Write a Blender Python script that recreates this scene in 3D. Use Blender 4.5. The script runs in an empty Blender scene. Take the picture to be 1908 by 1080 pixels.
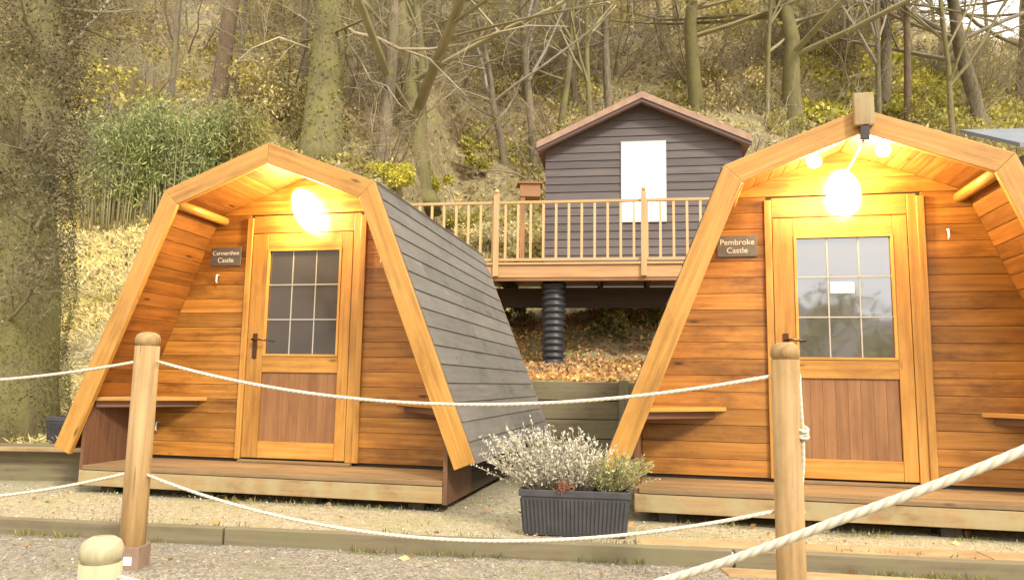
import bpy, math, random
from mathutils import Vector, Matrix, noise
random.seed(7)
R = random.random
def U(a, b): return a + (b - a) * R()
sc = bpy.context.scene
COL = sc.collection
V = Vector

# ------------------------------------------------------------------ camera model
F, PIT, ROL, CZ = 1381.65, 0.1241, 0.0163, 1.5
cp, sp, cr, sr = math.cos(PIT), math.sin(PIT), math.cos(ROL), math.sin(ROL)
def ray(px, py):
    dx, dy = px - 954, 540 - py
    a = (cr*dx - sr*dy)/F; b = (sr*dx + cr*dy)/F
    return V((a, cp - b*sp, sp + b*cp))
def at(px, py, Y):
    r = ray(px, py); return V((r.x/r.y*Y, Y, CZ + r.z/r.y*Y))
cam = bpy.data.objects.new('camera', bpy.data.cameras.new('camera')); COL.objects.link(cam)
Rt = V((cr, -sr*sp, sr*cp)); Up = V((-sr, -cr*sp, cr*cp)); Fw = V((0, cp, sp))
M = Matrix.Identity(4)
for i in range(3):
    M[i][0] = Rt[i]; M[i][1] = Up[i]; M[i][2] = -Fw[i]
M[2][3] = CZ
cam.matrix_world = M
cam.data.lens = F/1908*36; cam.data.sensor_width = 36; cam.data.clip_end = 1000; cam.data.clip_start = .05
sc.camera = cam

# ------------------------------------------------------------------ mesh helper
class MB:
    def __init__(s): s.v = []; s.f = []; s.uv = []; s.sm = []
    def face(s, pts, g=None, off=(0, 0), smooth=False):
        n = len(s.v); s.v += [tuple(p) for p in pts]; s.f.append(list(range(n, n+len(pts)))); s.sm.append(smooth)
        if g is None: s.uv.append([(0, 0)]*len(pts)); return
        nm = (pts[1]-pts[0]).cross(pts[-1]-pts[0])
        if nm.length < 1e-12: nm = V((0, 0, 1))
        nm.normalize()
        if abs(nm.dot(g)) > .8:
            a = nm.orthogonal().normalized(); b = nm.cross(a); s.uv.append([(p.dot(a)*.3+off[0], p.dot(b)+off[1]) for p in pts])
        else:
            c = nm.cross(g).normalized(); s.uv.append([(p.dot(g)+off[0], p.dot(c)+off[1]) for p in pts])
    def shared(s, vs, fs, g=None, smooth=False):
        n = len(s.v); s.v += [tuple(p) for p in vs]; off = (R()*50, R()*50)
        for f in fs:
            s.f.append([n+i for i in f]); s.sm.append(smooth)
            if g is None: s.uv.append([(0, 0)]*len(f)); continue
            pts = [vs[i] for i in f]
            nm = (pts[1]-pts[0]).cross(pts[-1]-pts[0])
            if nm.length < 1e-12: nm = V((0, 0, 1))
            nm.normalize()
            if abs(nm.dot(g)) > .8:
                a = nm.orthogonal().normalized(); b = nm.cross(a); s.uv.append([(p.dot(a)*.3+off[0], p.dot(b)+off[1]) for p in pts])
            else:
                c = nm.cross(g).normalized(); s.uv.append([(p.dot(g)+off[0], p.dot(c)+off[1]) for p in pts])
    def box(s, lo, hi, g='x'):
        x0, y0, z0 = lo; x1, y1, z1 = hi
        vs = [V(p) for p in ((x0,y0,z0),(x1,y0,z0),(x1,y1,z0),(x0,y1,z0),(x0,y0,z1),(x1,y0,z1),(x1,y1,z1),(x0,y1,z1))]
        s.shared(vs, [(0,3,2,1),(4,5,6,7),(0,1,5,4),(1,2,6,5),(2,3,7,6),(3,0,4,7)], V({'x':(1,0,0),'y':(0,1,0),'z':(0,0,1)}[g]))
        return s
    def prism(s, poly, ext, g):           # poly: 3D points, ext: extrusion vector
        poly = [V(p) for p in poly]; ext = V(ext); n = len(poly)
        nm = V((0,0,0))
        for i in range(n): nm += poly[i].cross(poly[(i+1) % n])
        if nm.dot(ext) > 0: poly.reverse()
        vs = poly + [p+ext for p in poly]
        fs = [tuple(range(n)), tuple(range(2*n-1, n-1, -1))] + [(i, n+i, n+(i+1) % n, (i+1) % n) for i in range(n)]
        s.shared(vs, fs, V(g).normalized()); return s
    def bar(s, a, b, w, h, up=(0,0,1)):   # rectangular bar from a to b
        a = V(a); b = V(b); d = (b-a).normalized(); sd = d.cross(V(up)).normalized(); u = sd.cross(d)
        p = [a+sd*(i*w/2)+u*(j*h/2) for i, j in ((-1,-1),(1,-1),(1,1),(-1,1))]
        return s.prism(p, b-a, d)
    def tube(s, pts, rad, n=6, cap=True, grain=True):
        pts = [V(p) for p in pts]; m = len(pts)
        if not hasattr(rad, '__len__'): rad = [rad]*m
        vs = []; ref = None
        for i, p in enumerate(pts):
            d = (pts[min(i+1, m-1)] - pts[max(i-1, 0)])
            d = d.normalized() if d.length > 1e-9 else V((0,0,1))
            if ref is None: ref = d.orthogonal().normalized()
            a = (ref - d*ref.dot(d)); a = a.normalized() if a.length > 1e-6 else d.orthogonal().normalized(); ref = a; b = d.cross(a)
            for k in range(n):
                t = 2*math.pi*k/n; vs.append(p + (a*math.cos(t)+b*math.sin(t))*rad[i])
        fs = []
        for i in range(m-1):
            for k in range(n):
                fs.append((i*n+k, i*n+(k+1) % n, (i+1)*n+(k+1) % n, (i+1)*n+k))
        if cap: fs.append(tuple(range(n-1, -1, -1))); fs.append(tuple(range((m-1)*n, m*n)))
        nn = len(s.v); s.v += [tuple(p) for p in vs]
        L = [0]
        for i in range(1, m): L.append(L[-1]+(pts[i]-pts[i-1]).length)
        o1, o2 = R()*50, R()*50
        for f in fs:
            s.f.append([nn+i for i in f]); s.sm.append(True)
            s.uv.append([(L[i//n]+o1, (i % n)/n*rad[i//n]*6.28+o2) for i in f])
        return s
    def lathe(s, c, prof, n=16):          # prof: (radius, z) list
        c = V(c); return s.tube([c+V((0,0,z)) for r, z in prof], [max(r, .0005) for r, z in prof], n)
    def leaf(s, p, sz, asp=.5, d=None):
        if d is None: d = V((U(-1,1), U(-1,1), U(-1,1)))
        if d.length < 1e-3: d = V((0,0,1))
        d = d.normalized(); w = d.cross(V((U(-1,1), U(-1,1), U(-1,1))))
        if w.length < 1e-3: w = d.orthogonal()
        w = w.normalized()*sz*asp*.5; d = d*sz
        n = len(s.v); s.v += [tuple(p), tuple(p+d*.5+w), tuple(p+d), tuple(p+d*.5-w)]
        s.f.append([n, n+1, n+2, n+3]); s.uv.append([(0,0)]*4); s.sm.append(False)
    def mesh(s, name):
        me = bpy.data.meshes.new(name); me.from_pydata(s.v, [], s.f)
        uvl = me.uv_layers.new(name='UVMap'); flat = []
        for u in s.uv:
            for a in u: flat += [a[0], a[1]]
        uvl.data.foreach_set('uv', flat)
        me.polygons.foreach_set('use_smooth', s.sm); me.update(); return me
    def build(s, name, mat, parent=None, bevel=0, **kw):
        o = bpy.data.objects.new(name, s.mesh(name)); COL.objects.link(o)
        o.data.materials.append(mat); o.parent = parent
        if bevel:
            b = o.modifiers.new('b', 'BEVEL'); b.width = bevel; b.segments = 2; b.limit_method = 'ANGLE'; b.angle_limit = .6
        for k, v in kw.items(): o[k] = v
        return o
def tag(o, label=None, cat=None, group=None, kind=None):
    for k, v in (('label', label), ('category', cat), ('group', group), ('kind', kind)):
        if v: o[k] = v
    return o
def empty(name, loc, rz=0, **kw):
    o = bpy.data.objects.new(name, None); COL.objects.link(o); o.location = loc; o.rotation_euler = (0, 0, rz)
    o.empty_display_size = .1
    return tag(o, **kw)
def copy_tree(o, parent=None):
    c = o.copy(); COL.objects.link(c); c.parent = parent
    for ch in o.children: copy_tree(ch, c)
    return c

# ------------------------------------------------------------------ materials
class NT:
    def __init__(s, name):
        s.m = bpy.data.materials.new(name); s.m.use_nodes = True; s.t = s.m.node_tree; s.b = s.t.nodes['Principled BSDF']
    def n(s, typ, **kw):
        nd = s.t.nodes.new(typ)
        for k, v in kw.items():
            if hasattr(nd, k): setattr(nd, k, v)
            else: nd.inputs[k].default_value = v
        return nd
    def l(s, a, b): s.t.links.new(a, b)
    def ramp(s, fac, stops):
        r = s.n('ShaderNodeValToRGB'); e = r.color_ramp.elements
        while len(e) < len(stops): e.new(.5)
        for i, (p, c) in enumerate(stops): e[i].position = p; e[i].color = (*c, 1) if len(c) == 3 else c
        s.l(fac, r.inputs[0]); return r.outputs[0]
    def mix(s, fac, a, b, mode='MIX'):
        m = s.n('ShaderNodeMix'); m.data_type = 'RGBA'; m.blend_type = mode
        for sock, v in ((m.inputs[0], fac), (m.inputs[6], a), (m.inputs[7], b)):
            if isinstance(v, (int, float)): sock.default_value = v
            elif isinstance(v, tuple): sock.default_value = (*v, 1)
            else: s.l(v, sock)
        return m.outputs[2]
    def noise(s, vec, scale, detail=4, rough=.55):
        n = s.n('ShaderNodeTexNoise'); n.inputs['Scale'].default_value = scale; n.inputs['Detail'].default_value = detail; n.inputs['Roughness'].default_value = rough
        if vec is not None: s.l(vec, n.inputs['Vector'])
        return n.outputs[0]
    def map(s, vec, scale):
        m = s.n('ShaderNodeMapping'); m.inputs['Scale'].default_value = scale; s.l(vec, m.inputs['Vector']); return m.outputs[0]
    def bump(s, h, strength=.3, dist=.01):
        b = s.n('ShaderNodeBump'); b.inputs['Strength'].default_value = strength; b.inputs['Distance'].default_value = dist
        s.l(h, b.inputs['Height']); s.l(b.outputs[0], s.b.inputs['Normal'])
    def tc(s, which='Object'): return s.n('ShaderNodeTexCoord').outputs[which]
    def pos(s): return s.n('ShaderNodeNewGeometry').outputs['Position']
    def rnd(s): return s.n('ShaderNodeNewGeometry').outputs['Random Per Island']
    def done(s, col=None, rough=.7, **kw):
        if col is not None:
            if isinstance(col, tuple): s.b.inputs['Base Color'].default_value = (*col, 1)
            else: s.l(col, s.b.inputs['Base Color'])
        if isinstance(rough, (int, float)): s.b.inputs['Roughness'].default_value = rough
        else: s.l(rough, s.b.inputs['Roughness'])
        for k, v in kw.items(): s.b.inputs[k.replace('_', ' ')].default_value = v
        return s.m
def wood(name, dark, mid, light, rough=.5, knots=True, weather=None, vary=.35, bump=.25, stain=0):
    t = NT(name); uv = t.tc('UV')
    g1 = t.noise(t.map(uv, (1.6, 34, 1)), 1, 6, .6)
    g2 = t.noise(t.map(uv, (.9, 7, 1)), 1, 3, .5)
    c = t.ramp(g1, [(.3, dark), (.5, mid), (.72, light)])
    c = t.mix(t.ramp(g2, [(.35, (0,0,0)), (.7, (1,1,1))]), c, t.mix(.5, c, mid), 'MIX')
    r = t.rnd()
    c = t.mix(1.0, c, t.ramp(r, [(0, (1-vary,)*3), (.5, (1, 1, 1)), (1, (1+vary*.5, 1+vary*.45, 1+vary*.4))]), 'MULTIPLY')
    if knots:
        vo = t.n('ShaderNodeTexVoronoi'); vo.inputs['Scale'].default_value = 1; vo.inputs['Randomness'].default_value = 1
        t.l(t.map(uv, (2.2, 7.5, 1)), vo.inputs['Vector'])
        k = t.ramp(vo.outputs['Distance'], [(.03, (1,1,1)), (.11, (0,0,0))])
        c = t.mix(k, c, tuple(x*.35 for x in dark))
    if stain:
        sn = t.noise(t.map(uv, (1, 2.6, 1)), 1.7, 6, .7); c = t.mix(stain, c, t.ramp(sn, [(.3, (.34,.27,.2)), (.52, (1,1,1)), (.75, (1.18,1.16,1.1))]), 'MULTIPLY')
    if name in ('fence_post_wood', 'bleached_post_wood'):
        ck = t.noise(t.map(uv, (2.2, 60, 1)), 1.3, 3, .5); c = t.mix(t.ramp(ck, [(.66, (0,0,0)), (.72, (.75,)*3)]), c, tuple(x*.3 for x in dark))
    if weather:
        w = t.noise(t.pos(), 5, 5, .65)
        c = t.mix(t.ramp(w, [(.42, (0,0,0)), (.62, (.85,)*3)]), c, weather)
    t.bump(g1, bump, .003)
    return t.done(c, rough)
MW = {}
MW['clad'] = wood('stained_cladding', (.21,.078,.013), (.4,.17,.028), (.54,.265,.058), .45, stain=.9)
MW['barge'] = wood('stained_bargeboard', (.38,.17,.032), (.57,.28,.058), (.68,.39,.105), .42, stain=.5)
MW['door'] = wood('stained_door', (.32,.14,.027), (.49,.235,.046), (.6,.33,.08), .42, stain=.55)
MW['panel'] = wood('door_panel_wood', (.21,.092,.034), (.28,.13,.05), (.34,.17,.07), .55, vary=.12, knots=False, stain=.4)
MW['lining'] = wood('soffit_wood', (.17,.06,.010), (.29,.11,.019), (.4,.17,.035), .5, stain=.7)
MW['skirt'] = wood('brown_skirt', (.11,.048,.024), (.16,.075,.038), (.22,.11,.055), .6, knots=False)
MW['floor'] = wood('weathered_floor', (.18,.11,.05), (.27,.172,.08), (.35,.235,.12), .7, stain=.5)
MW['base'] = wood('treated_base', (.28,.17,.075), (.4,.26,.12), (.5,.35,.17), .75, weather=(.36,.3,.16), stain=.6)
MW['sleeper'] = wood('sleeper_wood', (.13,.1,.06), (.21,.165,.1), (.3,.24,.15), .85, weather=(.19,.17,.09))
MW['post'] = wood('fence_post_wood', (.25,.145,.055), (.36,.22,.085), (.45,.3,.13), .65, vary=.12, stain=.5)
MW['pale'] = wood('bleached_post_wood', (.33,.28,.165), (.43,.38,.23), (.53,.48,.31), .75, vary=.1, stain=.6, knots=False)
MW['deck'] = wood('deck_timber', (.42,.22,.09), (.56,.32,.14), (.66,.42,.2), .6, knots=False)
MW['rail'] = wood('railing_timber', (.46,.28,.12), (.57,.37,.17), (.66,.46,.24), .6, knots=False)
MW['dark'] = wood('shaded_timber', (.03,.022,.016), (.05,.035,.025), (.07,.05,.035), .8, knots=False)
MW['house'] = wood('brown_lap_boards', (.07,.055,.055), (.105,.084,.082), (.14,.115,.11), .6, knots=False, vary=.2)
MW['felt'] = wood('grey_roof_boards', (.12,.102,.088), (.175,.152,.132), (.225,.2,.175), .8, knots=False, vary=.22, weather=(.165,.152,.12), stain=.5)
def simple(name, col, rough=.6, nz=None, scale=8, **kw):
    t = NT(name)
    if nz: c = t.ramp(t.noise(t.tc(), scale, 5, .6), [(.3, nz), (.7, col)])
    else: c = col
    return t.done(c, rough, **kw)
M_rooftile = simple('terracotta_roof', (.4,.26,.18), .8, (.28,.17,.12), 6)
M_plastic = simple('grey_plastic', (.07,.066,.072), .45, (.045,.043,.048), 12)
M_pipe = simple('black_corrugated_plastic', (.035,.036,.042), .4, (.022,.022,.026), 9)
M_slate = simple('slate_plaque', (.16,.15,.14), .5, (.12,.11,.1), 20)
M_white = simple('white_paint', (.8,.79,.76), .6)
M_cream = simple('cream_lead', (.4,.37,.33), .5)
M_black = simple('black_iron', (.03,.025,.022), .4)
M_bronze = simple('bronze_handle', (.12,.055,.03), .35, Metallic=.7)
M_steel = simple('galvanised_steel', (.45,.44,.44), .4, Metallic=.8)
M_shoe = simple('pinkish_post_shoe', (.3,.2,.14), .7, (.2,.13,.09), 14)
M_soil = simple('potting_soil', (.05,.03,.02), .95, (.09,.05,.035), 30)
M_paper = simple('white_paper', (.85,.84,.8), .8)
M_slate_roof = simple('blue_grey_roof', (.2,.215,.24), .7, (.15,.165,.19), 3)
M_stone = simple('mossy_stone', (.3,.29,.24), .9, (.1,.12,.05), 4)
def rope_mat():
    t = NT('cream_rope'); w = t.n('ShaderNodeTexWave'); w.bands_direction = 'DIAGONAL'; w.inputs['Scale'].default_value = 26
    t.l(t.map(t.tc('UV'), (1, 1.4, 1)), w.inputs['Vector'])
    c = t.ramp(w.outputs[0], [(0, (.5,.42,.3)), (.5, (.74,.66,.52))]); t.bump(w.outputs[0], .6, .003)
    return t.done(c, .8)
M_rope = rope_mat()
def glass(name, col, metal, rough):
    t = NT(name); b = t.noise(t.tc(), 2.5, 2); t.bump(b, .08, .02)
    return t.done(col, rough, Metallic=metal, IOR=1.5)
M_glass = glass('dark_reflective_glass', (.19,.17,.17), .75, .05)
M_glass2 = glass('sky_brightened_glass', (.29,.30,.33), .85, .04)  # same door glass, tinted brighter to carry the right pod's sky reflection
def emit(name, col, st):
    t = NT(name); return t.done(col, .4, Emission_Color=(*col, 1), Emission_Strength=st)
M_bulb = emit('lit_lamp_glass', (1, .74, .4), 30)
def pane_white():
    t = NT('white_glow_pane'); return t.done((.9,.92,.95), .5, Emission_Color=(.92,.96,1,1), Emission_Strength=.4)  # house pane: its overbright look added as emission, no lamp behind it
M_glow_pane = pane_white()
def bark(name, a, b, moss=None, amt=.5):
    t = NT(name); o = t.pos()
    n1 = t.noise(t.map(o, (9, 9, 2.2)), 1.6, 6, .65)
    c = t.ramp(n1, [(.3, a), (.7, b)])
    if moss:
        k = t.noise(o, 2.2, 5, .7); c = t.mix(t.ramp(k, [(.62-amt*.35, (0,0,0)), (.8-amt*.35, (.9,)*3)]), c, moss)
    t.bump(n1, .8, .03); return t.done(c, .9)
M_bark = [bark('grey_brown_bark', (.09,.07,.045), (.26,.21,.14), (.2,.18,.07), .35),
          bark('mossy_bark', (.12,.095,.05), (.24,.2,.1), (.2,.18,.06), .65),
          bark('red_brown_bark', (.12,.08,.05), (.22,.15,.095), (.2,.18,.07), .3),
          bark('dark_bark', (.05,.04,.03), (.12,.09,.06), (.1,.1,.03), .4)]
M_twig = [simple('pale_twigs', (.52,.43,.29), .85, (.28,.22,.13), 1.2), simple('olive_twigs', (.38,.33,.17), .85, (.2,.17,.09), 1.2),
          simple('brown_twigs', (.34,.26,.17), .85, (.19,.145,.09), 1.2), simple('grey_twigs', (.42,.37,.3), .85, (.24,.2,.15), 1.2)]
def leafmat(name, stops, posn=True, trans=.25):
    t = NT(name); r = t.rnd()
    c = t.ramp(r, stops)
    if posn:
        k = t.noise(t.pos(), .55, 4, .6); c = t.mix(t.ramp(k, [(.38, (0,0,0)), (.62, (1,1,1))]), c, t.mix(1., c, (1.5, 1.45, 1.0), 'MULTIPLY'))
    t.b.inputs['Roughness'].default_value = .7; t.l(c, t.b.inputs['Base Color'])
    tr = t.n('ShaderNodeBsdfTranslucent'); t.l(c, tr.inputs['Color']); mx = t.n('ShaderNodeMixShader'); mx.inputs[0].default_value = trans
    t.l(t.b.outputs[0], mx.inputs[1]); t.l(tr.outputs[0], mx.inputs[2]); t.l(mx.outputs[0], t.t.nodes['Material Output'].inputs['Surface'])
    return t.m
M_leaf = {
 'moss': leafmat('moss_green_leaves', [(0,(.16,.14,.035)),(.5,(.33,.29,.08)),(1,(.5,.44,.14))]),
 'khaki': leafmat('khaki_undergrowth', [(0,(.13,.10,.045)),(.35,(.3,.235,.115)),(.7,(.45,.37,.19)),(1,(.62,.53,.31))]),
 'brown': leafmat('fallen_brown_leaves', [(0,(.2,.10,.045)),(.5,(.42,.235,.11)),(1,(.62,.42,.23))]),
 'bamboo': leafmat('bamboo_leaves', [(0,(.10,.13,.045)),(.5,(.23,.27,.11)),(1,(.42,.44,.24))]),
 'lime': leafmat('yellow_green_leaves', [(0,(.22,.21,.03)),(.5,(.42,.39,.06)),(1,(.58,.53,.13))]),
 'tangle': leafmat('dull_tangle_leaves', [(0,(.075,.056,.03)),(.55,(.16,.125,.068)),(1,(.26,.21,.12))]),
 'ivy': leafmat('ivy_leaves', [(0,(.10,.10,.03)),(.6,(.2,.19,.06)),(1,(.3,.27,.1))]),
 'straw': leafmat('dry_straw_grass', [(0,(.3,.25,.11)),(.4,(.58,.5,.28)),(1,(.8,.72,.48))]),
 'chips': leafmat('stone_chips', [(0,(.16,.13,.1)),(.5,(.36,.31,.23)),(1,(.58,.53,.43))], False, 0),
 'olive': leafmat('olive_bamboo_leaves', [(0,(.14,.13,.04)),(.5,(.28,.26,.09)),(1,(.44,.4,.18))]),
 'moss_fine': leafmat('fine_trunk_moss', [(0,(.09,.085,.03)),(.6,(.16,.155,.055)),(1,(.23,.21,.09))]),
 'heather': leafmat('silver_heather', [(0,(.38,.37,.28)),(.5,(.66,.64,.52)),(1,(.88,.86,.78))], False),
 'greenh': leafmat('green_heather', [(0,(.16,.18,.05)),(.5,(.36,.36,.13)),(1,(.6,.55,.27))], False),
 'redh': leafmat('rust_heather', [(0,(.2,.06,.03)),(1,(.45,.16,.09))], False)}
def ground_mat(name, a, b, c_, moss, msc=.5, grain=60, mamt=.5):
    t = NT(name); p = t.pos()
    vo = t.n('ShaderNodeTexVoronoi'); vo.inputs['Scale'].default_value = grain; t.l(p, vo.inputs['Vector'])
    col = t.ramp(vo.outputs['Color'], [(.1, a), (.5, b), (.9, c_)])
    big = t.noise(p, msc*2.3, 6, .68); col = t.mix(t.ramp(big, [(.6-mamt*.25, (0,0,0)), (.78-mamt*.25, (.85,)*3)]), col, moss)
    fine = t.noise(p, 22, 5, .75); col = t.mix(.55, col, t.ramp(fine, [(.3, (.35,)*3), (.7, (1.3,)*3)]), 'MULTIPLY')
    t.bump(vo.outputs['Distance'], .7, .012); return t.done(col, .95)
M_gravel = ground_mat('gravel', (.16,.14,.105), (.27,.235,.18), (.42,.37,.29), (.25,.235,.13), 1.2, 100, .35)
M_terr = ground_mat('pale_gravel', (.32,.27,.17), (.44,.375,.24), (.57,.5,.34), (.38,.35,.16), .9, 110, .45)
M_hill = ground_mat('woodland_floor', (.2,.15,.075), (.32,.25,.13), (.44,.36,.2), (.27,.25,.09), .35, 9, .55)

# ------------------------------------------------------------------ terrain
def sst(a, b, x):
    t = max(0, min(1, (x-a)/(b-a))); return t*t*(3-2*t)
def lerp(a, b, t): return a+(b-a)*t
def yedge(x): return 4.14 - .132*(x+2.86)
def pw(pts, x):
    if x <= pts[0][0]: return pts[0][1]
    for (a, b), (c, d) in zip(pts, pts[1:]):
        if x <= c: return b+(d-b)*(x-a)/(c-a)
    return pts[-1][1]+(pts[-1][1]-pts[-2][1])/(pts[-1][0]-pts[-2][0])*(x-pts[-1][0])
ZU = .722
LP = [(5.6,.96),(5.9,.98),(8,1.85),(10.5,3.05),(13,4.4),(17,7.1),(24,12.0),(42,26.5),(60,34),(75,35)]
MP = [(8,1.48),(9.5,1.6),(11.2,1.76),(12.6,2.65),(14,3.0),(17.2,4.2),(19,5.8),(24,9.8),(42,25.),(60,33),(75,34)]
def T(x, y):
    t = sst(-2.6, -1.6, x)
    z = lerp(pw(LP, max(y, 5.6)), pw(MP, max(y, 8)), t)
    if y > 18:
        s = sst(.42, .72, x/y); z -= (z-CZ)*.13*s*sst(18, 30, y)
    k = sst(6, 16, y)
    z += noise.noise(V((x*.35, y*.35, 0)))*.6*k + noise.noise(V((x*1.3, y*1.3, 4)))*.16*k + noise.noise(V((x*3, y*3, 9)))*.04
    return z
def TL(x, y):   # lower ground
    z = .66*sst(1.9, 3.35, y) + noise.noise(V((x*1.5, y*1.5, 2)))*.012
    if y < -8:
        k = sst(-.2, .6, -x/(abs(y)+8)); z += (abs(y)-8)*(.10+.26*k) + noise.noise(V((x*.2, y*.2, 3)))*.8*sst(8, 16, -y)
    return z
def hit(px, py, y0=8.3):
    r = ray(px, py); y = y0
    while y < 74:
        p = V((r.x/r.y*y, y, CZ+r.z/r.y*y))
        if p.z < T(p.x, p.y): return p
        y += .08
    return p
def sheet(name, xs, ys, zf, mat):
    m = MB(); nx = len(xs); vs = [V((x, y(x) if callable(y) else y, 0)) for y in ys for x in xs]
    for v in vs: v.z = zf(v.x, v.y)
    fs = [(j*nx+i, j*nx+i+1, (j+1)*nx+i+1, (j+1)*nx+i) for j in range(len(ys)-1) for i in range(nx-1)]
    m.shared(vs, fs, None, True); return m.build(name, mat, kind='structure')
def ax(a, b, n): return [a+(b-a)*i/n for i in range(n+1)]
xsL = ax(-70, -6, 16)[:-1] + ax(-6, 6, 96) + ax(6, 70, 16)[1:]
sheet('ground', xsL, [(lambda x, k=k: yedge(x)+.03-k) for k in [90, 60, 40, 25, 15, 10, 7, 5, 4] + [3.6-.1*i for i in range(37)]], TL, M_gravel)
sheet('terrace', ax(-70, -6, 8)[:-1]+ax(-6, 8, 70)+ax(8, 70, 8)[1:], [(lambda x, k=k: lerp(yedge(x)+.02, 8.15, k/24)) for k in range(25)],
      lambda x, y: ZU + noise.noise(V((x*2, y*2, 0)))*.012, M_terr)
def TH(x, y):
    z = T(x, y)
    if y < 8.06 and x > -3.02: return .55
    if y < 5.66: return .55
    return z
xh = ax(-75, -12, 20)[:-1] + ax(-12, -2.9, 60)[:-1] + ax(-2.9, 14, 100) + ax(14, 75, 24)[1:]
yh = [5.6, 5.67] + ax(5.8, 8.0, 14) + ax(8.07, 20, 90) + ax(20, 75, 90)[1:]
sheet('hillside', xh, yh, TH, M_hill)

# ------------------------------------------------------------------ edging timbers
def sleeper(a, b, h, w, label, mat=None, name='timber_sleeper', group=None, drop=.1):
    a = V(a); b = V(b); m = MB(); d = (b-a).normalized(); sd = V((-d.y, d.x, 0))
    m.prism([a-V((0,0,drop)), a+sd*w-V((0,0,drop)), a+sd*w+V((0,0,h)), a+V((0,0,h))], b-a, d)
    o = m.build(name, mat or MW['sleeper'], bevel=.006); return tag(o, label, 'timber edging', group)
cuts = [-6.6, -4.1, -1.45, 1.05, 3.6, 6.2]
names = ['weathered timber sleeper edging the gravel at far left', 'timber sleeper edging the gravel step behind the left rope post',
         'timber sleeper edging the gravel step in front of the left cabin and planter', 'timber sleeper edging the gravel step behind the right rope post', 'timber sleeper edging the gravel at far right']
for i in range(5):
    x0, x1 = cuts[i]+.006, cuts[i+1]-.006
    sleeper((x0, yedge(x0)-.055, .62), (x1, yedge(x1)-.055, .62), ZU-.62+.02, .06, names[i])
for x0, x1, lab in ((.62, 2.2, 'pale tan plank lying behind the timber edging left of the right rope post base'), (2.206, 4.6, 'pale tan plank lying behind the timber edging at the far right')):
    a = V((x0, yedge(x0)+.012, ZU+.001)); b = V((x1, yedge(x1)+.012, ZU+.001)); d = (b-a).normalized(); sd = V((-d.y, d.x, 0))
    tag(MB().prism([a, a+sd*.17, a+sd*.17+V((0,0,.02)), a+V((0,0,.02))], b-a, d).build('edging_plank', MW['base'], None, .003), lab, 'timber edging')
# low pale step board in front on the right
bx0, bx1 = .98, 4.2
st = MB(); a = V((bx0, yedge(bx0)-.22, 0)); b = V((bx1, yedge(bx1)-.36, 0)); d = (b-a).normalized()
st.prism([a+V((0,0,.52)), a+V((0,.15,.52)), a+V((0,.15,.672)), a+V((0,0,.672))], b-a, d)
tag(st.build('step_board', MW['base'], bevel=.006), 'pale worn plank forming a low step in front of the right cabin', 'step')
sleeper((-7.5, 5.62, .66), (-2.98, 5.62, .66), .33, .06, 'dark timber board holding the raised bank left of the left cabin', MW['sleeper'], 'retaining_board')
sleeper((-7.4, 5.50, .60), (-3.02, 5.50, .60), .375, .10, 'pale plank capping the raised bank edge left of the left cabin', MW['base'], 'edging_plank', drop=-.345)
rw = empty('retaining_wall', (.3, 8.05, ZU), 0, label='low olive timber retaining wall behind the gap between the cabins', cat='wall')
for k in range(4):
    MB().box((-2.9, -.06-.01*(k % 2), .004+.2*k), (3.9, 0.05, .004+.2*k+.193)).build('board', MW['sleeper'], rw, .006)
for x in (-1.9, -.5, .9, 2.3): MB().box((x-.05, -.14, -.05), (x+.05, -.072, .82), 'z').build('post', MW['sleeper'], rw, .006)

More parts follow.
